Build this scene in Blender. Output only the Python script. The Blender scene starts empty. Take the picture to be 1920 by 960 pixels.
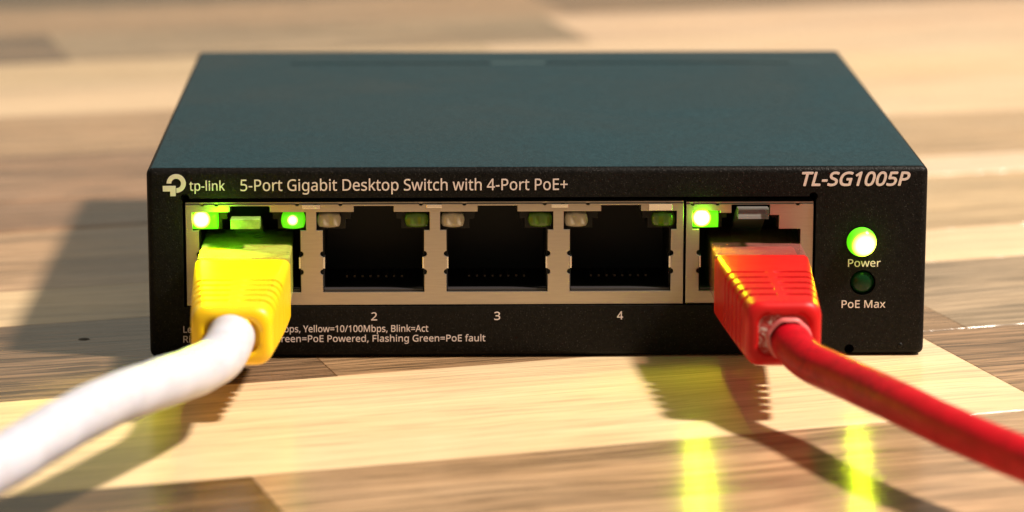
import bpy, bmesh, math, random
from mathutils import Vector, Matrix

random.seed(7)
R = math.radians
S = 0.001                       # everything below is laid out in millimetres
sc = bpy.context.scene
col = sc.collection

# ------------------------------------------------------------------ camera
pitch, yaw, roll = 0.212836, 0.022805, 0.00101786
F = Vector((math.sin(yaw) * math.cos(pitch), math.cos(yaw) * math.cos(pitch), -math.sin(pitch)))
Rt = Vector((math.cos(yaw), -math.sin(yaw), 0))
U = Rt.cross(F)
R2 = math.cos(roll) * Rt + math.sin(roll) * U
U2 = -math.sin(roll) * Rt + math.cos(roll) * U
cd = bpy.data.cameras.new('camera')
cam = bpy.data.objects.new('camera', cd)
col.objects.link(cam)
cam.matrix_world = Matrix(((R2.x, U2.x, -F.x, -13.003 * S), (R2.y, U2.y, -F.y, -423.24 * S),
                           (R2.z, U2.z, -F.z, 104.915 * S), (0, 0, 0, 1)))
cd.sensor_width = 36
cd.lens = 6328 / 1920 * 36
cd.clip_start = 0.01
cd.clip_end = 20
cd.dof.use_dof = True
cd.dof.focus_distance = 0.431
cd.dof.aperture_fstop = 22
cd.dof.aperture_blades = 0
sc.camera = cam

# ------------------------------------------------------------------ light
w = bpy.data.worlds.new('World')
sc.world = w
w.use_nodes = True
bg = w.node_tree.nodes['Background']
bg.inputs[0].default_value = (1.0, 0.90, 0.66, 1)
bg.inputs[1].default_value = 0.25


def area(name, loc, target, size, power, colr, shape='DISK', size_y=None):
    ld = bpy.data.lights.new(name, 'AREA')
    ld.shape = shape
    ld.size = size * S
    if size_y:
        ld.size_y = size_y * S
    ld.energy = power
    ld.color = colr
    o = bpy.data.objects.new(name, ld)
    col.objects.link(o)
    o.location = Vector(loc) * S
    o.rotation_euler = (Vector(target) - Vector(loc)).to_track_quat('-Z', 'Y').to_euler()
    return o


area('key_lamp', (558, -150, 780), (0, 40, 0), 90, 21.5, (1.0, 0.885, 0.755))
# broad soft fill added low behind the switch, no real source there
area('added_rear_fill', (100, 1500, 520), (0, 50, 0), 1900, 0.7, (1.0, 0.95, 0.84), 'RECTANGLE', 800)

vs = sc.view_settings
vs.view_transform = 'Standard'
vs.look = 'None'
vs.exposure = 0
vs.gamma = 1
vs.use_curve_mapping = False
sc.render.engine = 'CYCLES'
sc.cycles.use_denoising = True
sc.cycles.sample_clamp_indirect = 12
sc.cycles.max_bounces = 10
sc.cycles.transmission_bounces = 8
sc.cycles.caustics_refractive = False


# ------------------------------------------------------------------ materials
class NT:
    def __init__(s, name):
        s.m = bpy.data.materials.new(name)
        s.m.use_nodes = True
        s.t = s.m.node_tree
        s.b = s.t.nodes['Principled BSDF']
        s.out = s.t.nodes['Material Output']

    def n(s, kind, **kw):
        nd = s.t.nodes.new('ShaderNode' + kind)
        for k, v in kw.items():
            setattr(nd, k, v)
        return nd

    def l(s, a, b):
        s.t.links.new(a, b)

    def set(s, **kw):
        for k, v in kw.items():
            i = s.b.inputs[k.replace('_', ' ')]
            i.default_value = (*v, 1) if isinstance(v, tuple) and len(v) == 3 else v
        return s

    def math(s, op, a, b=None, c=None):
        nd = s.n('Math', operation=op)
        for i, x in enumerate((a, b, c)):
            if x is None:
                continue
            if isinstance(x, (int, float)):
                nd.inputs[i].default_value = x
            else:
                s.l(x, nd.inputs[i])
        return nd.outputs[0]

    def noise(s, vec, scale, detail=3, rough=0.5, dist=0.0):
        nd = s.n('TexNoise')
        nd.inputs['Scale'].default_value = scale
        nd.inputs['Detail'].default_value = detail
        nd.inputs['Roughness'].default_value = rough
        nd.inputs['Distortion'].default_value = dist
        s.l(vec, nd.inputs['Vector'])
        return nd.outputs[0]

    def ramp(s, fac, stops):
        nd = s.n('ValToRGB')
        e = nd.color_ramp.elements
        while len(e) < len(stops):
            e.new(0.5)
        for el, (p, c) in zip(e, stops):
            el.position = p
            el.color = (c, c, c, 1) if isinstance(c, (int, float)) else (*c, 1)
        s.l(fac, nd.inputs[0])
        return nd.outputs[0]

    def mapping(s, vec, scale, loc=None):
        nd = s.n('Mapping')
        nd.inputs['Scale'].default_value = scale
        s.l(vec, nd.inputs['Vector'])
        if loc is not None:
            s.l(loc, nd.inputs['Location'])
        return nd.outputs[0]

    def bump(s, height, strength, dist):
        nd = s.n('Bump')
        nd.inputs['Strength'].default_value = strength
        nd.inputs['Distance'].default_value = dist
        s.l(height, nd.inputs['Height'])
        s.l(nd.outputs[0], s.b.inputs['Normal'])
        return nd

    def mix(s, mode, fac, a, b):
        nd = s.n('Mix', data_type='RGBA', blend_type=mode)
        for sock, x in ((nd.inputs[0], fac), (nd.inputs[6], a), (nd.inputs[7], b)):
            if isinstance(x, (int, float)):
                sock.default_value = x
            elif isinstance(x, tuple):
                sock.default_value = (*x, 1)
            else:
                s.l(x, sock)
        return nd.outputs[2]


def simple(name, colr, rough=0.5, **kw):
    n = NT(name)
    n.set(Base_Color=colr, Roughness=rough, **kw)
    return n.m


def objvec(n):
    return n.n('TexCoord').outputs['Object']


# wood: one material, the stave's own colour comes from its object colour
def wood_mat():
    n = NT('oiled_wood')
    info = n.n('ObjectInfo')
    cmb = n.n('CombineXYZ')
    n.l(n.math('MULTIPLY', info.outputs['Random'], 37.0), cmb.inputs[0])
    n.l(n.math('MULTIPLY', info.outputs['Random'], 91.0), cmb.inputs[1])
    n.l(n.math('MULTIPLY', info.outputs['Random'], 53.0), cmb.inputs[2])
    v = objvec(n)
    # mm space, grain along local x, slightly wavy
    vm = n.mapping(v, (1000, 1000, 1000))
    wob = n.noise(n.mapping(vm, (0.012, 0.03, 0.03), cmb.outputs[0]), 1.0, 2)
    add = n.n('VectorMath', operation='ADD')
    cw = n.n('CombineXYZ')
    n.l(n.math('MULTIPLY', n.math('SUBTRACT', wob, 0.5), 14.0), cw.inputs[1])
    n.l(vm, add.inputs[0])
    n.l(cw.outputs[0], add.inputs[1])
    vw = add.outputs[0]
    sep = n.n('SeparateColor')
    n.l(info.outputs['Color'], sep.inputs[0])
    # how strongly figured: dark timber has open dark pores, pale timber hardly any
    fig = n.ramp(sep.outputs[0], [(0.22, 1.0), (0.55, 0.55), (0.72, 0.24)])
    broad = n.noise(n.mapping(vw, (0.010, 0.11, 0.11), cmb.outputs[0]), 1.0, 4, 0.55, 0.4)
    mid = n.noise(n.mapping(vw, (0.020, 0.70, 0.70), cmb.outputs[0]), 1.0, 4, 0.6)
    fine = n.noise(n.mapping(vw, (0.05, 1.5, 1.5), cmb.outputs[0]), 1.0, 3, 0.6)
    pore = n.noise(n.mapping(vw, (0.09, 2.4, 2.4), cmb.outputs[0]), 1.0, 2, 0.5)
    b1 = n.ramp(broad, [(0.32, 0.58), (0.50, 0.97), (0.68, 1.22)])
    b2 = n.ramp(mid, [(0.36, 0.48), (0.50, 1.0), (0.66, 1.20)])
    b3 = n.ramp(fine, [(0.36, 0.62), (0.60, 1.10)])
    b4 = n.ramp(pore, [(0.38, 0.32), (0.47, 1.0)])
    c = n.mix('MULTIPLY', n.math('ADD', n.math('MULTIPLY', fig, 0.6), 0.25), info.outputs['Color'], b1)
    c = n.mix('MULTIPLY', fig, c, b2)
    c = n.mix('MULTIPLY', fig, c, b3)
    c = n.mix('MULTIPLY', fig, c, b4)
    # warm cloudiness
    cl = n.noise(n.mapping(vw, (0.03, 0.06, 0.06), cmb.outputs[0]), 1.0, 3)
    c = n.mix('MULTIPLY', 0.35, c, n.ramp(cl, [(0.35, (1.0, 0.88, 0.74)), (0.65, (1.0, 1.0, 1.0))]))
    n.l(c, n.b.inputs['Base Color'])
    r = n.ramp(mid, [(0.3, 0.22), (0.7, 0.13)])
    n.l(r, n.b.inputs['Roughness'])
    n.b.inputs['Specular IOR Level'].default_value = 0.4
    h = n.math('ADD', n.math('MULTIPLY', fine, 0.6), n.math('MULTIPLY', pore, 0.8))
    n.bump(h, 0.6, 0.00010)
    return n.m


WOOD = wood_mat()
GLUE = simple('dark_joint', (0.09, 0.055, 0.03), 0.7)


def paint_mat(name, lo, hi, speck, spec):
    n = NT(name)
    v = objvec(n)
    g = n.noise(v, 5200, 2, 0.6)
    g2 = n.noise(v, 2300, 2, 0.5)
    c = n.mix('MIX', n.ramp(g2, [(0.35, 0), (0.7, 1)]), lo, hi)
    c = n.mix('MIX', n.ramp(g, [(0.62, 0), (0.72, 1)]), c, speck)
    # faint handling marks
    sm = n.noise(v, 38, 4, 0.6, 0.5)
    c = n.mix('MULTIPLY', 0.5, c, n.ramp(sm, [(0.35, 0.72), (0.65, 1.15)]))
    n.l(c, n.b.inputs['Base Color'])
    n.l(n.ramp(sm, [(0.3, 0.36), (0.7, 0.48)]), n.b.inputs['Roughness'])
    n.set(Specular_IOR_Level=spec)
    n.bump(n.math('ADD', g, n.math('MULTIPLY', g2, 0.8)), 0.75, 0.00007)
    return n.m


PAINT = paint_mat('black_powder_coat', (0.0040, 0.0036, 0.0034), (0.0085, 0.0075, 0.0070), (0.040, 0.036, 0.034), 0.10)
TOP_LIT = paint_mat('lit_top_powder_coat', (0.0055, 0.024, 0.033), (0.012, 0.041, 0.054), (0.035, 0.075, 0.09), 0.15)  # top faces' teal under the light, painted into the same coat
PRINT = simple('pale_print', (0.66, 0.55, 0.53), 0.55)
BLACK = simple('black_plastic', (0.004, 0.0036, 0.0034), 0.5, Specular_IOR_Level=0.25)
DARKGREY = simple('dark_grey_plastic', (0.03, 0.026, 0.028), 0.4)
GOLD = simple('gold_contact', (0.07, 0.055, 0.045), 0.45, Metallic=1.0)


def plate_mat():
    n = NT('brushed_nickel')
    v = objvec(n)
    g = n.noise(n.mapping(v, (300, 1, 5200)), 1.0, 3)
    n.l(n.mix('MIX', n.ramp(g, [(0.3, 0), (0.7, 1)]), (0.41, 0.35, 0.30), (0.44, 0.38, 0.325)), n.b.inputs['Base Color'])
    n.l(n.ramp(g, [(0.3, 0.46), (0.7, 0.38)]), n.b.inputs['Roughness'])
    n.set(Metallic=1.0)
    n.bump(g, 0.15, 0.00003)
    return n.m


PLATE = plate_mat()
STEEL = simple('bright_steel', (0.8, 0.76, 0.72), 0.22, Metallic=1.0)


def plastic(name, a, b, rough, sss=0.0, nscale=260, radius=(1, 0.3, 0.1), spec=0.5, smudge=None):
    n = NT(name)
    v = objvec(n)
    g = n.noise(v, nscale, 4, 0.6)
    n.l(n.mix('MIX', n.ramp(g, [(0.35, 0), (0.65, 1)]), a, b), n.b.inputs['Base Color'])
    n.b.inputs['Specular IOR Level'].default_value = spec
    if smudge:
        base = n.b.inputs['Base Color'].links[0].from_socket
        k1 = n.ramp(n.noise(v, 1500, 3, 0.6), [(0.48, 0), (0.55, 1)])
        k2 = n.ramp(n.noise(v, 160, 2), [(0.46, 0), (0.56, 1)])
        n.l(n.mix('MIX', n.math('MULTIPLY', n.math('MULTIPLY', k1, k2), 0.34), base, smudge), n.b.inputs['Base Color'])
    f = n.noise(v, 1800, 3)
    n.l(n.ramp(g, [(0.3, rough + 0.06), (0.7, rough - 0.05)]), n.b.inputs['Roughness'])
    n.bump(f, 0.25, 0.00006)
    if sss:
        n.b.inputs['Subsurface Weight'].default_value = sss
        n.b.inputs['Subsurface Radius'].default_value = radius
        n.b.inputs['Subsurface Scale'].default_value = 0.0012
    return n.m


YBOOT = plastic('yellow_soft_plastic', (0.86, 0.53, 0.003), (0.92, 0.58, 0.004), 0.38, 0.12)
RBOOT = plastic('red_soft_plastic', (0.50, 0.0045, 0.006), (0.58, 0.007, 0.008), 0.42, 0.0, spec=0.3)
RCABLE = plastic('red_cable_jacket', (0.38, 0.0006, 0.006), (0.50, 0.0010, 0.010), 0.48, 0.0, 420, spec=0.25, smudge=(0.10, 0.002, 0.006))
WCABLE = plastic('white_cable_jacket', (0.51, 0.515, 0.61), (0.58, 0.585, 0.68), 0.42, 0.2, 200, smudge=(0.42, 0.40, 0.42))


def red_end_mat():
    # stress-whitened soft plastic where the jacket leaves the boot
    n = NT('stress_whitened_plastic')
    v = objvec(n)
    g = n.noise(v, 900, 5, 0.65, 0.8)
    g2 = n.noise(v, 330, 2)
    sx = n.n('SeparateXYZ')
    n.l(v, sx.inputs[0])
    side = n.n('MapRange')
    side.inputs[1].default_value = 0.0010
    side.inputs[2].default_value = -0.0012
    n.l(sx.outputs[0], side.inputs[0])
    f = n.math('MULTIPLY', n.ramp(g, [(0.47, 0), (0.58, 1)]), n.ramp(g2, [(0.36, 0), (0.52, 1)]))
    f = n.math('MULTIPLY', f, side.outputs[0])
    n.l(n.mix('MIX', f, (0.42, 0.014, 0.010), (0.75, 0.55, 0.52)), n.b.inputs['Base Color'])
    n.set(Roughness=0.6)
    n.bump(g, 0.8, 0.0002)
    return n.m


REND = red_end_mat()


def clear_mat(name, tint, body, amount=0.30):
    """clear moulded plastic: lets light straight through, with a glossy skin and a little haze"""
    n = NT(name)
    n.set(Base_Color=body, Roughness=0.14)
    n.b.inputs['Specular IOR Level'].default_value = 0.9
    n.bump(n.noise(objvec(n), 700, 4, 0.6), 0.6, 0.00015)
    tr = n.n('BsdfTransparent')
    tr.inputs[0].default_value = (*tint, 1)
    fr = n.n('Fresnel')
    fr.inputs[0].default_value = 1.55
    cloud = n.ramp(n.noise(objvec(n), 420, 4, 0.6), [(0.35, amount * 0.6), (0.65, amount * 1.5)])
    f = n.math('MINIMUM', n.math('ADD', cloud, n.math('MULTIPLY', fr.outputs[0], 1.2)), 1.0)
    mx = n.n('MixShader')
    n.l(f, mx.inputs[0])
    n.l(tr.outputs[0], mx.inputs[1])
    n.l(n.b.outputs[0], mx.inputs[2])
    n.l(mx.outputs[0], n.out.inputs[0])
    return n.m


CLEAR = clear_mat('clear_plug_plastic', (0.90, 0.80, 0.78), (0.36, 0.12, 0.10), 0.24)
CLEAR_LIT = clear_mat('led_lit_plug_plastic', (0.96, 0.93, 0.60), (0.55, 0.55, 0.10), 0.42)  # LED's yellow-green glow inside the clear plug, put into its colour
MILKY = simple('milky_lens', (0.34, 0.29, 0.22), 0.25)
GREENOFF = simple('unlit_green_lens', (0.055, 0.115, 0.006), 0.22)
GREENOFF.node_tree.nodes['Principled BSDF'].inputs['Emission Color'].default_value = (0, 0, 0, 1)
DOMEOFF = simple('unlit_green_dome', (0.002, 0.022, 0.006), 0.25, Specular_IOR_Level=0.2)


def lit_mat(name, centre, rad, peak, base, core=(0.95, 1.0, 0.070), colr=(0.13, 1.0, 0.004), squash=1.0):
    """green LED: die glows hottest behind the middle of the lens"""
    n = NT(name)
    g = n.n('NewGeometry')
    sub = n.n('VectorMath', operation='SUBTRACT')
    n.l(g.outputs['Position'], sub.inputs[0])
    sub.inputs[1].default_value = Vector(centre) * S
    sp = n.n('SeparateXYZ')
    n.l(sub.outputs[0], sp.inputs[0])
    d2 = n.math('ADD', n.math('POWER', n.math('ABSOLUTE', n.math('MULTIPLY', sp.outputs[0], squash / S)), 2.0),
                n.math('POWER', n.math('ABSOLUTE', n.math('MULTIPLY', sp.outputs[2], 1 / S)), 2.0))
    q = n.math('DIVIDE', d2, rad * rad)
    gs = n.math('EXPONENT', n.math('MULTIPLY', n.math('MULTIPLY', q, q), -1.0))
    st = n.math('ADD', n.math('MULTIPLY', gs, peak), base)
    n.set(Base_Color=(0.1, 0.6, 0.03), Roughness=0.2)
    n.l(n.mix('MIX', n.math('MINIMUM', n.math('MULTIPLY', gs, 8.0), 1.0), colr, core), n.b.inputs['Emission Color'])
    n.l(st, n.b.inputs['Emission Strength'])
    return n.m


# ------------------------------------------------------------------ builders
def obj(name, bm, mat, parent=None, smooth=False, loc=None):
    """link a bmesh (mm, world coordinates) as one object, origin at loc (mm)"""
    me = bpy.data.meshes.new(name)
    bmesh.ops.recalc_face_normals(bm, faces=bm.faces)
    o = bpy.data.objects.new(name, me)
    col.objects.link(o)
    base = Vector((0, 0, 0))
    if parent is not None:
        o.parent = parent
        base = WORLD[parent.name]
    here = Vector(loc) if loc is not None else base
    WORLD[o.name] = here
    o.location = (here - base) * S
    for v in bm.verts:
        v.co = (v.co - here) * S
    bm.to_mesh(me)
    bm.free()
    me.materials.append(mat)
    if smooth is True:
        for p in me.polygons:
            p.use_smooth = True
    elif smooth:
        for p in me.polygons:
            p.use_smooth = True
        me.set_sharp_from_angle(angle=R(smooth))
    return o


WORLD = {}


def empty(name, loc):
    o = bpy.data.objects.new(name, None)
    o.empty_display_size = 0.01
    col.objects.link(o)
    o.location = Vector(loc) * S
    WORLD[o.name] = Vector(loc)
    return o


def tag(o, label=None, cat=None, group=None, kind=None):
    for k, v in (('label', label), ('category', cat), ('group', group), ('kind', kind)):
        if v:
            o[k] = v
    return o


def box(bm, x0, x1, y0, y1, z0, z1, bev=0.0, seg=2):
    r = bmesh.ops.create_cube(bm, size=1)
    vs_ = r['verts']
    for v in vs_:
        v.co = Vector(((x0 + x1) / 2 + v.co.x * (x1 - x0), (y0 + y1) / 2 + v.co.y * (y1 - y0),
                       (z0 + z1) / 2 + v.co.z * (z1 - z0)))
    if bev:
        es = set(e for v in vs_ for e in v.link_edges)
        bmesh.ops.bevel(bm, geom=list(es), offset=bev, segments=seg, profile=0.5, affect='EDGES')
    return bm


def B(*a, **k):
    return box(bmesh.new(), *a, **k)


def cyl_y(bm, x, z, r, y0, y1, n=32):
    m = Matrix.Translation((x, (y0 + y1) / 2, z)) @ Matrix.Rotation(R(90), 4, 'X')
    bmesh.ops.create_cone(bm, cap_ends=True, segments=n, radius1=r, radius2=r, depth=abs(y1 - y0), matrix=m)
    return bm


def evaluated(o):
    dg = bpy.context.evaluated_depsgraph_get()
    dg.update()
    me = bpy.data.meshes.new_from_object(o.evaluated_get(dg), depsgraph=dg)
    bm = bmesh.new()
    bm.from_mesh(me)
    bpy.data.meshes.remove(me)
    return bm


def stand_up(bm, y):
    """curve plane (x, y, thickness) -> upright plane facing the camera side (x, -thickness, z)"""
    for v in bm.verts:
        v.co = Vector((v.co.x, y - v.co.z, v.co.y))
    return bm


def plate(outlines, y, thick, bevel=0.03):
    """flat piece with holes, standing upright; front face at y"""
    cu = bpy.data.curves.new('tmp', 'CURVE')
    cu.dimensions = '2D'
    cu.fill_mode = 'BOTH'
    cu.extrude = thick / 2 - bevel
    cu.bevel_depth = bevel
    cu.bevel_resolution = 1
    cu.offset = -bevel
    for pts in outlines:
        sp = cu.splines.new('POLY')
        sp.points.add(len(pts) - 1)
        for p, q in zip(sp.points, pts):
            p.co = (q[0], q[1], 0, 1)
        sp.use_cyclic_u = True
    o = bpy.data.objects.new('tmp', cu)
    col.objects.link(o)
    bm = evaluated(o)
    bpy.data.objects.remove(o)
    bpy.data.curves.remove(cu)
    return stand_up(bm, y + thick / 2)


try:
    FONT = bpy.data.fonts.load(bpy.utils.system_resource('DATAFILES', path='fonts') + '/NotoSansMath-Regular.woff2')
except Exception:
    FONT = None


def cap_height():
    cu = bpy.data.curves.new('tmp', 'FONT')
    cu.body = 'H'
    if FONT:
        cu.font = FONT
    cu.size = 10
    o = bpy.data.objects.new('tmp', cu)
    col.objects.link(o)
    bm = evaluated(o)
    bpy.data.objects.remove(o)
    h = max(v.co.y for v in bm.verts)
    bm.free()
    return h


CAP = cap_height()


def lettering(name, text, x0, x1, z0, cap, parent, bold=0.0, shear=0.0, mat=None, y=0.0):
    """raised print on the front: fitted between x0 and x1, baseline z0, capital height cap (mm)"""
    cu = bpy.data.curves.new('tmp', 'FONT')
    cu.body = text
    if FONT:
        cu.font = FONT
    cu.size = 10
    cu.shear = shear
    cu.extrude = 0.35
    cu.resolution_u = 4
    o = bpy.data.objects.new('tmp', cu)
    col.objects.link(o)
    bm = evaluated(o)
    bpy.data.objects.remove(o)
    bpy.data.curves.remove(cu)
    xs = [v.co.x for v in bm.verts]
    a, b = min(xs), max(xs)
    sx = (x1 - x0) / (b - a)
    sz = cap / CAP
    for v in bm.verts:
        v.co = Vector((x0 + (v.co.x - a) * sx, y - 0.012 - v.co.z * 0.08, z0 + v.co.y * sz))
    if bold:
        # heavier strokes: the same print laid down a few times, each pass a hair further out
        src = bpy.data.meshes.new('tmp')
        bm.to_mesh(src)
        for k, (dx, dz) in enumerate(((1, 0), (-1, 0), (0, 1), (0, -1), (.7, .7), (-.7, -.7), (.7, -.7), (-.7, .7))):
            n0 = len(bm.verts)
            bm.from_mesh(src)
            bm.verts.ensure_lookup_table()
            for v in bm.verts[n0:]:
                v.co += Vector((dx * bold, -0.0011 * (k + 1), dz * bold))
        bpy.data.meshes.remove(src)
    return obj(name, bm, mat or PRINT, parent)


def loft(sections, ring, cap0=True, cap1=True):
    """sections: list of vertex rings (lists of Vector)"""
    bm = bmesh.new()
    rows = [[bm.verts.new(p) for p in s] for s in sections]
    n = len(rows[0])
    for a, b in zip(rows[:-1], rows[1:]):
        for i in range(n):
            bm.faces.new((a[i], a[(i + 1) % n], b[(i + 1) % n], b[i]))
    if cap0:
        bm.faces.new(rows[0])
    if cap1:
        bm.faces.new(rows[-1])
    return bm


def catmull(P, per=10):
    P = [Vector(p) for p in P]
    P = [2 * P[0] - P[1]] + P + [2 * P[-1] - P[-2]]
    out = []
    for i in range(1, len(P) - 2):
        p0, p1, p2, p3 = P[i - 1:i + 3]
        for k in range(per):
            t = k / per
            out.append(0.5 * ((2 * p1) + (p2 - p0) * t + (2 * p0 - 5 * p1 + 4 * p2 - p3) * t * t
                              + (3 * p1 - p0 - 3 * p2 + p3) * t ** 3))
    out.append(P[-2])
    return out


def tube(path, radius, n=36, lump=0.0, seed=0.0, per=10, pitchlen=9.0):
    pts = catmull(path, per)
    secs = []
    up = Vector((0, 0, 1))
    dist = 0
    for i, p in enumerate(pts):
        a = pts[max(i - 1, 0)]
        b = pts[min(i + 1, len(pts) - 1)]
        if i:
            dist += (p - pts[i - 1]).length
        t = (b - a).normalized()
        s_ = t.cross(up).normalized()
        u_ = s_.cross(t)
        ring = []
        for k in range(n):
            th = 2 * math.pi * k / n
            r = radius * (1 + lump * math.cos(2 * th + dist * 2 * math.pi / pitchlen + seed)
                          + lump * 0.5 * math.cos(4 * th - dist * 1.3 + seed))
            ring.append(p + s_ * math.cos(th) * r + u_ * math.sin(th) * r)
        secs.append(ring)
    return loft(secs, n)


# ------------------------------------------------------------------ table
PALE = (0.82, 0.60, 0.38)
PALE2 = (0.74, 0.53, 0.32)
TAN = (0.52, 0.345, 0.19)
MID = (0.36, 0.225, 0.125)
BROWN = (0.21, 0.13, 0.074)
DARK = (0.19, 0.12, 0.07)
RED = (0.38, 0.22, 0.13)

table = obj('tabletop', B(-620, 620, -560, 1000, -38, -1.0, bev=2), GLUE, loc=(0, 0, -38))
tag(table, 'pale and brown striped wooden worktop of glued staves', None, kind='structure')
nst = 0


def stave(u0, u1, v0, v1, ang, colr, dz=0.0, pts=None, y_clip=None):
    a = R(ang)
    c, s = math.cos(a), math.sin(a)
    um, vm = (u0 + u1) / 2, (v0 + v1) / 2
    cx, cy = um * c - vm * s, um * s + vm * c
    g = 0.03
    j = 0.05
    bm = box(bmesh.new(), -(u1 - u0) / 2 + g, (u1 - u0) / 2 - g, -(v1 - v0) / 2 + g, (v1 - v0) / 2 - g,
             -6, dz, bev=j, seg=1)
    me = bpy.data.meshes.new('stave')
    for v in bm.verts:
        v.co *= S
    bm.to_mesh(me)
    bm.free()
    me.materials.append(WOOD)
    o = bpy.data.objects.new('stave', me)
    col.objects.link(o)
    o.parent = table
    o.location = (cx * S, cy * S, 38 * S)
    o.rotation_euler = (0, 0, a)
    o.color = (*[x * random.uniform(0.97, 1.03) for x in colr], 1)
    return o


def row(v0, v1, ang, known, umin=-420, umax=430, palette=(PALE, PALE2, TAN, MID, BROWN, TAN)):
    """known: list of (u_start, u_end, colour); gaps are filled with staves of random length"""
    known = sorted(known)
    cur = umin
    segs = []

    def fill(a, b):
        while b - a > 1:
            L = random.uniform(220, 420)
            if b - a - L < 80:
                L = b - a
            segs.append((a, a + L, random.choice(palette)))
            a += L
    for k in known:
        fill(cur, k[0])
        segs.append(k)
        cur = k[1]
    fill(cur, umax)
    for a, b, cl in segs:
        stave(a, b, v0, v1, ang, cl)


A1 = 16.5
row(-43.0, -1.7, A1, [(-210, 52, PALE), (52, 260, MID)])
row(-84.5, -43.0, A1, [(-230, -48.4, (0.16, 0.095, 0.052)), (-48.4, 190, (0.47, 0.31, 0.18))])
row(-1.7, 38, A1, [(-240, -27.2, BROWN), (-27.2, 60, MID), (60, 290, (0.41, 0.30, 0.195))])
row(38, 58.7, A1, [(-200, 20, PALE2), (20, 260, PALE)])
row(58.7, 99, A1, [(-250, 10, TAN), (10, 240, (0.60, 0.42, 0.24))])
v = -84.5
while v > -420:
    nv = v - random.choice((41, 41, 38, 30))
    row(nv, v, A1, [])
    v = nv
# second panel of the worktop, laid at a slightly different angle beyond a rounded joint
A2 = 13.7
row(121, 160.3, A2, [(-250, 15, RED), (15, 300, (0.58, 0.40, 0.23))])
row(160.3, 200, A2, [(-230, 60, TAN), (60, 330, PALE)])
row(200, 232, A2, [(-240, 50, PALE), (50, 330, PALE)])
row(232, 260.7, A2, [(-250, 60, PALE2), (60, 320, PALE)])
row(260.7, 300, A2, [(-230, -25, (0.29, 0.19, 0.11)), (-25, 84, (0.47, 0.32, 0.19)), (84, 300, PALE)])
row(300, 341, A2, [(-230, 90, TAN), (90, 330, MID)])
v = 341
while v < 760:
    nv = v + random.choice((41, 41, 38, 30))
    row(v, nv, A2, [])
    v = nv


def wedge(u0, u1, colr):
    """stave of the second panel that tapers along the joint between the two panels"""
    c1, s1 = math.cos(R(A1)), math.sin(R(A1))
    c2, s2 = math.cos(R(A2)), math.sin(R(A2))

    def near(u):        # point on the joint line v = 99.6 in frame 1 whose frame-2 u equals u
        # x = -99.6 s1 + k c1, y = 99.6 c1 + k s1 ; u = x c2 + y s2
        k = (u - (-99.6 * s1 * c2 + 99.6 * c1 * s2)) / (c1 * c2 + s1 * s2)
        return (-99.6 * s1 + k * c1, 99.6 * c1 + k * s1)

    def far(u):
        return (u * c2 - 120.95 * s2, u * s2 + 120.95 * c2)
    bm = bmesh.new()
    pp = [near(u0 + .05), near(u1 - .05), far(u1 - .05), far(u0 + .05)]
    top = [bm.verts.new((x, y, 0)) for x, y in pp]
    bot = [bm.verts.new((x, y, -6)) for x, y in pp]
    bm.faces.new(top)
    bm.faces.new(bot[::-1])
    for i in range(4):
        bm.faces.new((top[i], bot[i], bot[(i + 1) % 4], top[(i + 1) % 4]))
    bmesh.ops.bevel(bm, geom=[e for e in bm.edges if e.verts[0] in top and e.verts[1] in top],
                    offset=0.7, segments=3, profile=0.5, affect='EDGES')
    cen = Vector((sum(p[0] for p in pp) / 4, sum(p[1] for p in pp) / 4, 0))
    rot = Matrix.Rotation(-R(A2), 3, 'Z')
    for v_ in bm.verts:
        v_.co = rot @ (v_.co - cen) * S
    me = bpy.data.meshes.new('stave')
    bmesh.ops.recalc_face_normals(bm, faces=bm.faces)
    bm.to_mesh(me)
    bm.free()
    me.materials.append(WOOD)
    o = bpy.data.objects.new('stave', me)
    col.objects.link(o)
    o.parent = table
    o.location = (cen.x * S, cen.y * S, 38 * S)
    o.rotation_euler = (0, 0, R(A2))
    o.color = (*colr, 1)


wedge(-380, -170, TAN)
wedge(-170, 30, RED)
wedge(30, 330, (0.82, 0.64, 0.45))  # glare along the panel joint painted as this stave's pale tone

# a small dark nick in the brown stave left of the switch
kn = bmesh.new()
bmesh.ops.create_cone(kn, cap_ends=True, segments=14, radius1=0.8, radius2=0.7, depth=0.06,
                      matrix=Matrix.Translation((-59.6, 11.1, 0.02)) @ Matrix.Rotation(R(8), 4, 'Z')
                      @ Matrix.Diagonal((1.0, 0.85, 1, 1)))
obj('knot', kn, simple('dark_knot', (0.03, 0.018, 0.01), 0.7), table)

# ------------------------------------------------------------------ network switch
sw = empty('network_switch', (0, 49, 0))
tag(sw, 'dark metal five port desktop network switch with glowing green lights on wooden worktop', 'network switch')

body = bmesh.new()
box(body, -50, 50, 0, 98, 0.15, 25, bev=0.9, seg=5)


def temp(bm, name='tmp'):
    me = bpy.data.meshes.new(name)
    bmesh.ops.recalc_face_normals(bm, faces=bm.faces)
    bm.to_mesh(me)
    bm.free()
    o = bpy.data.objects.new(name, me)
    col.objects.link(o)
    return o


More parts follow.
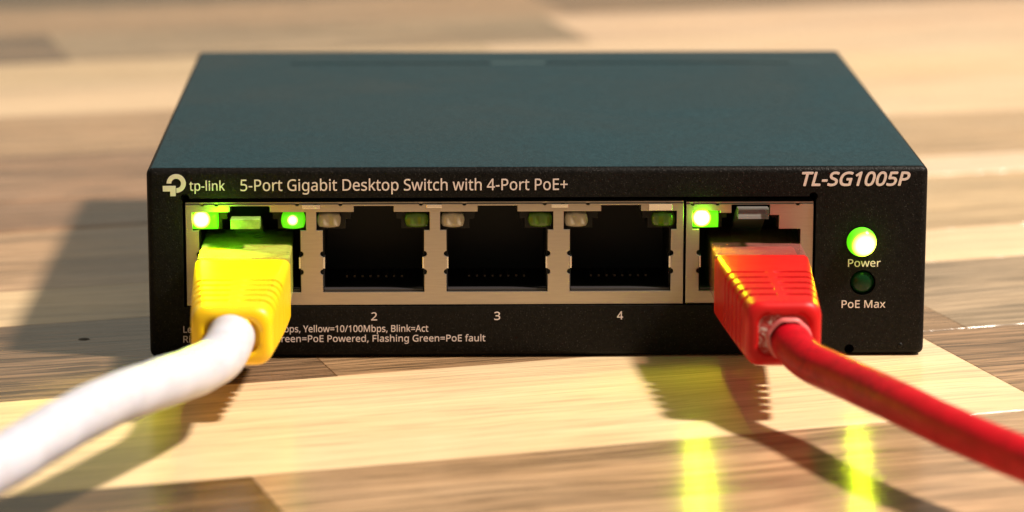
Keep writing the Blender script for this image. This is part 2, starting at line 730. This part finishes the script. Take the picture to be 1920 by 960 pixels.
cut = bmesh.new()
box(cut, -45.45, 35.65, -2, 17, 6.85, 21.1)
cutters = [temp(cut)]
for bmc in (cyl_y(bmesh.new(), -45.1, 21.15, 0.55, -2, 2, 24), cyl_y(bmesh.new(), 35.3, 21.1, 0.55, -2, 2, 24),
            cyl_y(bmesh.new(), 41.75, 15.0, 1.72, -2, 5, 40), cyl_y(bmesh.new(), 41.87, 9.73, 1.66, -2, 5, 40),
            cyl_y(bmesh.new(), 40.3, 0.95, 0.62, -2, 3, 24), B(-35.1, 40.9, 85.1, 85.9, 24.5, 26)):
    cutters.append(temp(bmc))
bo = temp(body)
for c_ in cutters:
    m_ = bo.modifiers.new('b', 'BOOLEAN')
    m_.operation = 'DIFFERENCE'
    m_.object = c_
    m_.solver = 'EXACT'
bm = evaluated(bo)
for o in cutters + [bo]:
    bpy.data.objects.remove(o)
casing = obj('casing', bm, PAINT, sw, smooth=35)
casing.data.materials.append(TOP_LIT)
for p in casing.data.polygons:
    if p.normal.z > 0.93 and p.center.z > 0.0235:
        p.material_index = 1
# cover fold along the back: pale worn stretches in the seam
bm = B(-4.7, 3.6, 85.2, 86.4, 24.55, 25.03, bev=0.02)
obj('seam_tab', bm, simple('worn_paint', (0.035, 0.075, 0.085), 0.4), sw)
obj('seam_tab', B(35.0, 46.0, 86.1, 86.6, 24.9, 25.03, bev=0.02), bpy.data.materials['worn_paint'], sw)
for x in (-42, 42):
    for y in (8, 90):
        bm = bmesh.new()
        bmesh.ops.create_cone(bm, cap_ends=True, segments=24, radius1=4, radius2=4, depth=0.24,
                              matrix=Matrix.Translation((x, y, 0.12)))
        obj('rubber_foot', bm, BLACK, sw)

# ---- ports
ports = [-36.93, -21.1, -5.25, 10.59, 27.22]


def aperture(cx, fifth=False):
    def notch(x, z, sgn):
        r = 0.36
        return [(x + sgn * r * math.cos(t), z + r * math.sin(t)) for t in
                [R(a) for a in (90, 54, 18, -18, -54, -90)]]
    L = cx - 6.5
    Rr = cx + 6.48
    lo, hi = 8.7, 16.8
    p = [(L, lo), (Rr, lo)]
    rn = notch(Rr, 11.32, 1)[::-1] + notch(Rr, 13.70, 1)[::-1]
    p += rn
    p += [(Rr, hi)]
    if not fifth:
        p += [(cx + 7.2, hi), (cx + 7.2, 19.2), (cx + 2.6, 19.2), (cx + 2.6, 19.98), (cx - 2.5, 19.98),
              (cx - 2.5, 19.2), (cx - 7.3, 19.2), (cx - 7.3, hi)]
    else:
        p += [(cx + 3.7, hi), (cx + 3.7, 18.6), (cx + 2.5, 18.6), (cx + 2.5, 19.98), (cx - 2.4, 19.98),
              (cx - 2.4, 18.9), (cx - 3.9, 18.9), (cx - 3.9, 19.2), (cx - 7.4, 19.2), (cx - 7.4, hi)]
    p += [(L, hi)]
    p += notch(L, 13.70, -1) + notch(L, 11.32, -1)
    return p


def shield(x0, x1, z0, z1, idx):
    # top edge with the little stamped dents seen along it
    top = []
    x = x1
    dents = []
    for i in idx:
        dents += [ports[i] + 6.1, ports[i] - 4.2, ports[i] - 7.4 if i else ports[i] - 6.0]
    dents = sorted([d for d in dents if x0 + .5 < d < x1 - .5], reverse=True)
    top.append((x1, z1))
    for d in dents:
        top += [(d + 0.28, z1), (d + 0.13, z1 - 0.2), (d - 0.13, z1 - 0.2), (d - 0.28, z1)]
    top.append((x0, z1))
    outer = [(x0, z0), (x1, z0)] + top
    return plate([outer] + [aperture(ports[i], i == 4) for i in idx], 0.30, 0.30, 0.06)


s1 = obj('shield_plate', shield(-45.1, 18.68, 6.98, 20.22, (0, 1, 2, 3)), PLATE, sw, smooth=30)
s2 = obj('shield_plate', shield(19.02, 35.36, 7.05, 20.1, (4,)), PLATE, sw, smooth=30)
# side walls of the two metal shields running back into the case
bm = B(-45.1, -44.8, 0.6, 14, 6.98, 20.2)
obj('shield_side', bm, PLATE, s1)
obj('shield_side', B(18.35, 18.65, 0.62, 14, 7.0, 20.2), PLATE, s1)
obj('shield_side', B(19.05, 19.35, 0.62, 14, 7.1, 20.05), PLATE, s2)
obj('shield_side', B(35.05, 35.35, 0.62, 14, 7.1, 20.05), PLATE, s2)
obj('shield_top', B(-45.1, 18.68, 0.62, 14, 20.22, 20.42), PLATE, s1)
obj('shield_top', B(19.02, 35.36, 0.62, 14, 20.1, 20.3), PLATE, s2)


for x0_, x1_, z0_ in ((-30.2, -27.9, 19.62), (-14.3, -12.3, 19.72), (1.7, 3.9, 19.72), (14.2, 17.2, 19.25)):
    obj('folded_tab', B(x0_, x1_, 0.17, 0.29, z0_, 20.18, bev=0.05), STEEL, s1)


def lens(cx, cz, hw, hh, y, depth, double=True, nx=26, nz=14, k=0.30):
    """front of a moulded light guide: two soft bulges on a rounded block"""
    bm = bmesh.new()
    grid = []
    for j in range(nz + 1):
        r_ = []
        for i in range(nx + 1):
            a, b = -1 + 2 * i / nx, -1 + 2 * j / nz
            # squircle outline
            X = a * math.sqrt(1 - k * b * b)
            Z = b * math.sqrt(1 - k * a * a)
            edge = max(0.0, 1 - max(abs(a), abs(b)) ** 4)
            h = 0.55 * math.sqrt(edge)
            if double:
                h *= 0.55 + 0.45 * max(math.exp(-((a - 0.48) / 0.34) ** 2), math.exp(-((a + 0.48) / 0.34) ** 2))
            r_.append(bm.verts.new((cx + X * hw, y - h * depth, cz + Z * hh)))
        grid.append(r_)
    for j in range(nz):
        for i in range(nx):
            bm.faces.new((grid[j][i], grid[j][i + 1], grid[j + 1][i + 1], grid[j + 1][i]))
    rim = grid[0] + [r_[-1] for r_ in grid[1:]] + grid[-1][-2::-1] + [r_[0] for r_ in grid[-2:0:-1]]
    back = [bm.verts.new((v_.co.x, y + 2.2, v_.co.z)) for v_ in rim]
    n = len(rim)
    for i in range(n):
        bm.faces.new((rim[i], rim[(i + 1) % n], back[(i + 1) % n], back[i]))
    bm.faces.new(back)
    return bm


LIT_A = (-43.10 + 1.36, 0.9)
for i, cx in enumerate(ports):
    fifth = i == 4
    # housing: black plastic tube with the stepped mouth, walls run back from the metal plate
    out = [(x, z) for x, z in aperture(cx, fifth)]
    outer = [(cx - 7.75 if i else cx - 7.7, 8.0), (cx + 7.75, 8.0), (cx + 7.75, 20.05), (cx - 7.7, 20.05)]
    L, Rr = cx - 6.35, cx + 6.33
    # mouth ring 1: behind plate, LED row region closed except keyway
    ring = [(L, 8.85), (Rr, 8.85), (Rr, 16.75), (cx + 3.55, 16.75), (cx + 3.55, 18.0), (cx + 2.9, 18.0),
            (cx + 2.9, 19.1), (cx + 2.45, 19.1), (cx + 2.45, 19.9), (cx - 2.35, 19.9), (cx - 2.35, 19.1),
            (cx - 2.9, 19.1), (cx - 2.9, 18.0), (cx - 3.55, 18.0), (cx - 3.55, 16.75), (L, 16.75)]
    bm = bmesh.new()
    # walls
    n_ = len(ring)
    fr_ = [bm.verts.new((x, 1.9, z)) for x, z in ring]
    bk_ = [bm.verts.new((x, 13.5, z)) for x, z in ring]
    for k in range(n_):
        bm.faces.new((fr_[k], fr_[(k + 1) % n_], bk_[(k + 1) % n_], bk_[k]))
    bm.faces.new(bk_)
    jack = obj('port_jack', bm, BLACK, sw)
    face = plate([outer, ring], 1.7, 0.5, 0.06)
    obj('jack_face', face, BLACK, jack)
    # lower sill
    bm = B(L - 0.1, Rr + 0.1, 0.75, 1.72, 8.3, 9.05, bev=0.1)
    obj('sill', bm, DARKGREY, jack)
    # contact springs, eight in a row, tips just catching the light
    bm = bmesh.new()
    for k in range(8):
        x = cx + (k - 3.5) * 1.02
        box(bm, x - 0.13, x + 0.13, 4.6, 4.9, 9.7, 9.95)
        box(bm, x - 0.13, x + 0.13, 4.9, 9.0, 9.62, 9.8)
    o = obj('contact_pins', bm, GOLD, jack)
    o['kind'] = 'stuff'
    # side grounding springs between the notches
    for sx_ in ((-1, 1) if not fifth else (-1, 1)):
        xx = cx + sx_ * 6.52
        bm = B(min(xx, xx - sx_ * 0.28), max(xx, xx - sx_ * 0.28), 0.42, 5, 11.75, 13.3, bev=0.06)
        obj('ground_spring', bm, STEEL, jack)
    # indicator windows
    lx, rx = cx - 5.70, cx + 5.55
    if i in (0, 4):
        mL = lit_mat('lit_lens_left%d' % i, (lx - 0.50, 0, 18.2), 0.84, 58 if i else 36, 0.9)
        o = obj('indicator_lens', lens(lx + 0.02, 18.02, 1.66, 1.12, 0.95, 0.5, False, k=0.06), mL, jack, smooth=True)
        o['label'] = 'lit bright green indicator'
    else:
        o = obj('indicator_lens', lens(lx, 18.02, 1.52, 1.0, 1.0, 0.9), MILKY, jack, smooth=True)
        o['label'] = 'unlit milky white indicator'
    if i == 0:
        mR = lit_mat('lit_lens_right', (rx - 0.05, 0, 18.1), 0.52, 6.5, 0.6, core=(0.80, 1.0, 0.20))
        o = obj('indicator_lens', lens(rx, 18.02, 1.55, 1.12, 0.95, 0.8, False), mR, jack, smooth=True)
        o['label'] = 'lit green indicator'
    elif i != 4:
        o = obj('indicator_lens', lens(rx, 18.02, 1.55, 1.0, 1.0, 0.9), GREENOFF, jack, smooth=True)
        o['label'] = 'unlit dull green indicator'


# ---- round status lights
def dome(x, z, r, y, h, mat, name, label):
    bm = bmesh.new()
    bmesh.ops.create_uvsphere(bm, u_segments=32, v_segments=16, radius=1)
    for v_ in bm.verts:
        c_ = v_.co.copy()
        v_.co = Vector((x + c_.x * r, y - c_.z * h if c_.z > 0 else y - c_.z * 2.5, z + c_.y * r))
    o = obj(name, bm, mat, sw, smooth=True)
    o['label'] = label
    return o


dome(41.58, 15.12, 1.92, -0.05, 1.5, lit_mat('lit_power_dome', (41.92, 0, 14.88), 1.25, 27, 0.8), 'status_light',
     'glowing green power light')
dome(41.87, 9.73, 1.6, 0.8, 0.9, DOMEOFF, 'status_light', 'unlit dark green light')
bm = bmesh.new()
bmesh.ops.create_uvsphere(bm, u_segments=16, v_segments=8, radius=0.5,
                          matrix=Matrix.Translation((46.9, 0.33, 1.4)))
obj('paint_pip', bm, PAINT, sw, smooth=True)



def led_beam(loc, power, halo, aim=(0, -1, -0.35), off=(0, -1.5, 0)):
    """light a lit indicator throws: a wide forward beam from its lens and a weak all-round glow"""
    for kind, p in (('SPOT', power), ('POINT', halo)):
        ld = bpy.data.lights.new('indicator_glow', kind)
        ld.energy = p
        ld.color = (0.80, 1.0, 0.0) if kind == 'SPOT' else (0.16, 1.0, 0.0)
        ld.shadow_soft_size = 0.0007
        o = bpy.data.objects.new('indicator_glow', ld)
        col.objects.link(o)
        if kind == 'SPOT':
            ld.spot_size = R(135)
            ld.spot_blend = 0.8
            o.location = Vector(loc) * S
            o.rotation_euler = Vector(aim).to_track_quat('-Z', 'Y').to_euler()
        else:
            o.location = (Vector(loc) + Vector(off)) * S


led_beam((-42.9, -0.5, 18.1), 0.052, 0.0014, off=(2.1, -2.6, 0.3))
led_beam((21.3, -0.5, 18.2), 0.010, 0.0006)
led_beam((41.9, -1.7, 14.9), 0.0045, 0.0003)

# ---- print on the front
lettering('title_lettering', '5-Port Gigabit Desktop Switch with 4-Port PoE+', -38.0, 3.74, 22.05, 1.46, sw, bold=0.009)
lettering('brand_lettering', 'tp-link', -44.5, -40.0, 22.12, 1.22, sw, bold=0.012)
lettering('model_lettering', 'TL-SG1005P', 33.79, 47.6, 22.5, 1.72, sw, bold=0.065, shear=0.24)
for n_, x in zip('12345', ports):
    lettering('port_number', n_, x - 0.38, x + 0.38, 5.02, 1.04, sw, bold=0.008)
lettering('legend_lettering', 'Left LED:   Green=1000Mbps, Yellow=10/100Mbps, Blink=Act', -45.62, -14.13, 3.50, 0.86, sw, bold=0.008)
lettering('legend_lettering', 'Right LED:        Solid Green=PoE Powered, Flashing Green=PoE fault', -45.65, -6.78, 2.20, 0.86, sw, bold=0.008)
lettering('light_lettering', 'Power', 39.91, 44.1, 11.85, 0.98, sw, bold=0.008)
lettering('light_lettering', 'PoE Max', 39.2, 44.85, 6.42, 0.98, sw, bold=0.008)

# emblem: ring-shaped P joined to a square-cut t
cx, cz, ro, ri = -46.17, 23.05, 1.22, 0.62
arc = lambda r, a0, a1, n: [(cx + r * math.cos(R(a0 + (a1 - a0) * k / n)), cz + r * math.sin(R(a0 + (a1 - a0) * k / n))) for k in range(n + 1)]
ring = arc(ro, -90, 180, 30) + arc(ri, 180, -90, 24)
ring += [(cx, cz - ri), (cx, cz - ro)]
bmL = plate([arc(ro, -90, 180, 30) + [(cx - ri, cz)] + arc(ri, 180, -90, 24)[1:]], -0.045, 0.05, 0.004)
tq = [(cx - 1.72, 22.02), (cx - 1.72, 22.74), (cx - 0.08, 22.74), (cx - 0.08, 21.40), (cx - 0.78, 21.40), (cx - 0.78, 22.02)]
bm2 = plate([tq], -0.045, 0.05, 0.004)
me_ = bpy.data.meshes.new('t')
bm2.to_mesh(me_)
bmL.from_mesh(me_)
obj('logo_mark', bmL, PRINT, sw)


# ------------------------------------------------------------------ cables
def rrect(x0, x1, z0, z1, r, y, n=10):
    pts = []
    for (ccx, ccz, a0) in ((x1 - r, z1 - r, 0), (x0 + r, z1 - r, 90), (x0 + r, z0 + r, 180), (x1 - r, z0 + r, 270)):
        for k in range(n + 1):
            t = R(a0 + 90 * k / n)
            pts.append((ccx + r * math.cos(t), ccz + r * math.sin(t)))
    # subdivide the straight runs so ribs can act on them
    out = []
    m = len(pts)
    for i in range(m):
        a, b = Vector(pts[i]), Vector(pts[(i + 1) % m])
        k = 9 if i % (n + 1) == n else 1
        for q in range(k):
            p = a.lerp(b, q / k)
            out.append(Vector((p.x, y, p.y)))
    return out


def boot(back, front, y0, y1, grooves, gdepth, gw, spine, rback, rfront, taper_pow=1.0, spine_shift=0.0):
    """soft moulded boot: back / front are (x0, x1, z0, z1); grooves are y positions"""
    secs = []
    ys = [y0, y0 - 0.25]
    y = y0 - 0.25
    while y > y1 + 1.3:
        y -= 0.4
        ys.append(y)
    ys += [y1 + 1.0, y1 + 0.75, y1 + 0.5, y1 + 0.3, y1 + 0.14, y1 + 0.04, y1]
    for gy in grooves:
        ys += [gy + k * gw / 2 for k in (-1.02, -0.98, -0.72, -0.68, -0.35, 0, 0.35, 0.68, 0.72, 0.98, 1.02)]
    ys = sorted(set(ys), reverse=True)
    for y in ys:
        t = min(1, max(0, (y0 - y) / (y0 - y1)))
        tt = t ** taper_pow
        q = [a + (b - a) * tt for a, b in zip(back, front)]
        r = rback + (rfront - rback) * tt  # corners soften towards the cable
        inset = 0.0
        if y > y0 - 0.2:
            inset = 0.2
        d = y - y1
        if d < 1.0:
            inset = 0.95 * (1 - math.sqrt(max(0, 1 - (1 - d) ** 2)))
        g = 0.0
        for gy in grooves:
            g = max(g, min(1.0, max(0.0, 3.4 * (1 - abs(y - gy) / (gw / 2)))))
        ring = rrect(q[0] + inset, q[1] - inset, q[2] + inset, q[3] - inset, r, y)
        cxx, czz = (q[0] + q[1]) / 2 + spine_shift, (q[2] + q[3]) / 2
        if g > 0:
            for p in ring:
                top = p.z > q[3] - 0.5
                bottom = p.z < q[2] + 0.5
                if (top or bottom) and abs(p.x - cxx) < spine:
                    continue
                dirv = Vector((cxx - p.x, 0, czz - p.z))
                ax = abs(p.x - (q[0] + q[1]) / 2) / ((q[1] - q[0]) / 2)
                az = abs(p.z - czz) / ((q[3] - q[2]) / 2)
                if az > 0.8:
                    p.z += math.copysign(gdepth * g, czz - p.z)
                if ax > 0.8:
                    p.x += math.copysign(gdepth * g, (q[0] + q[1]) / 2 - p.x)
        secs.append(ring)
    # step into the recessed end
    q = front
    for ins, yy in ((1.35, y1 + 0.02), (1.5, y1 + 0.25), (1.55, y1 + 0.8)):
        secs.append(rrect(q[0] + ins, q[1] - ins, q[2] + ins, q[3] - ins, max(0.6, rfront - 0.4), yy))
    return loft(secs, len(secs[0]))


def plug_body(cx, zc, y0, y1, parent, hw=5.82, mat=CLEAR):
    """clear 8P8C plug: block with stepped nose, contact slots below, latch above"""
    bm = B(cx - hw, cx + hw, y0, y1, zc - 3.3, zc + 3.05, bev=0.25, seg=2)
    o = obj('plug', bm, mat, parent)
    return o


def latch(cx, z_end, y_end, root_y, root_z, parent, w=3.7, h=1.3, mat=CLEAR):
    bm = bmesh.new()
    # sloping arm + thick end block
    prof = [(y_end, z_end - h), (y_end, z_end - 0.12), (y_end + 0.3, z_end), (y_end + 2.4, z_end - 0.15), (root_y, root_z),
            (root_y, root_z - 0.9), (y_end + 2.6, z_end - 1.15), (y_end + 2.2, z_end - h)]
    a = [bm.verts.new((cx - w / 2, y, z)) for y, z in prof]
    b = [bm.verts.new((cx + w / 2, y, z)) for y, z in prof]
    n = len(prof)
    bm.faces.new(a)
    bm.faces.new(b[::-1])
    for i in range(n):
        bm.faces.new((a[i], a[(i + 1) % n], b[(i + 1) % n], b[i]))
    return obj('latch', bm, mat, parent)


# ---- white cable with yellow boot, first port
wc = empty('ethernet_cable', (-37.3, -20, 0))
tag(wc, 'white ethernet cable with yellow booted plug in the leftmost port', 'cable', 'ethernet cables plugged into the switch')
plug_body(-37.35, 11.75, -7.2, 11, wc, mat=CLEAR_LIT)
obj('plug_core', B(-42.3, -32.4, -7.0, 5.0, 9.0, 14.62, bev=0.5), YBOOT, wc)
latch(-37.35, 18.85, -2.2, 10, 15.0, wc, mat=clear_mat('led_lit_clip_plastic', (0.9, 0.93, 0.6), (0.36, 0.62, 0.12), 0.6))  # green LED light in the clip is painted into its body colour
bo = obj('boot', boot((-43.5, -31.5, 6.4, 14.65), (-42.2, -32.6, 7.25, 14.35), -6.3, -33.0,
                      (-18.6, -21.2, -23.8, -26.4, -29.0), 0.5, 0.9, 0.7, 0.9, 2.0, 1.3), YBOOT, wc, smooth=50)
obj('boot_collar', B(-39.9, -34.9, -33.6, -31.0, 8.3, 13.3, bev=1.2, seg=4), YBOOT, bo, smooth=40)
wpath = [(-37.6, -24, 10.8), (-37.5, -31, 10.85), (-37.7, -36, 10.5), (-38.6, -41, 10.1), (-40.8, -47, 10.2), (-44.0, -56, 11.1),
         (-48.8, -68, 12.0), (-53.3, -80, 12.1), (-57.4, -92, 11.9), (-62.1, -104, 11.8), (-72, -130, 11), (-90, -170, 9), (-118, -215, 5), (-160, -255, 3), (-230, -290, 2.9)]
obj('jacket', tube(wpath, 2.85, 40, 0.012, 0.4), WCABLE, wc, smooth=True)

# ---- red cable with red boot, fifth port
rc = empty('ethernet_cable', (28.2, -20, 0))
tag(rc, 'red ethernet cable with red booted plug in the rightmost port', 'cable', 'ethernet cables plugged into the switch')
plug_body(28.05, 11.75, -7.2, 11, rc)
CORE = simple('smoky_core', (0.30, 0.07, 0.06), 0.4)
obj('plug_core', B(23.6, 33.0, -7.0, 0.5, 9.0, 14.55, bev=0.5), RBOOT, rc)
bm = bmesh.new()
for k in range(8):
    x = 28.05 + (k - 3.5) * 1.1
    box(bm, x - 0.45, x + 0.45, -1.6, 9, 11.6, 12.5, bev=0.15)
o = obj('wires', bm, simple('dull_brown_wire', (0.20, 0.10, 0.08), 0.5), rc)
o['kind'] = 'stuff'
latch(27.45, 19.9, -2.0, 10, 15.0, rc, w=3.9, h=1.35, mat=clear_mat('clear_clip_plastic', (0.86, 0.86, 0.85), (0.30, 0.28, 0.27), 0.14))
bo = obj('boot', boot((22.15, 34.05, 6.95, 14.85), (23.75, 32.75, 6.95, 14.85), -6.3, -33.4,
                      (-16.4, -19.4, -22.5, -25.7, -28.9), 1.0, 1.05, 0.85, 0.7, 1.9, 1.15, 0.15), RBOOT, rc, smooth=50)
obj('boot_face', B(24.9, 31.6, -33.2, -31.5, 8.0, 13.6, bev=0.5, seg=2), REND, bo, smooth=40)
# raised lip of torn soft plastic round the jacket
bm = bmesh.new()
secs = []
for yy, rr in ((-32.8, 2.72), (-33.5, 2.7), (-33.8, 2.58), (-33.85, 2.3)):
    secs.append([Vector((28.9 + math.cos(t) * (rr + 0.09 * math.sin(5 * t) + 0.05 * math.sin(11 * t + 1)), yy + 0.12 * math.sin(3 * t),
                         10.35 + math.sin(t) * (rr + 0.07 * math.sin(7 * t)))) for t in [2 * math.pi * k / 48 for k in range(48)]])
obj('torn_lip', loft(secs, 48, False, False), simple('pink_torn_plastic', (0.62, 0.13, 0.13), 0.5), bo, smooth=True)
rpath = [(28.6, -24, 10.5), (28.8, -31, 10.4), (29.6, -35.5, 9.6), (31.0, -39, 8.9), (33.7, -44, 8.6), (38.6, -57, 8.8), (43.2, -67, 8.45),
         (49.6, -78, 7.85), (57, -90, 7.2), (72, -110, 6), (100, -140, 4), (150, -170, 2.6), (230, -190, 2.5)]
obj('jacket', tube(rpath, 2.4, 40, 0.007, 1.1), RCABLE, rc, smooth=True)
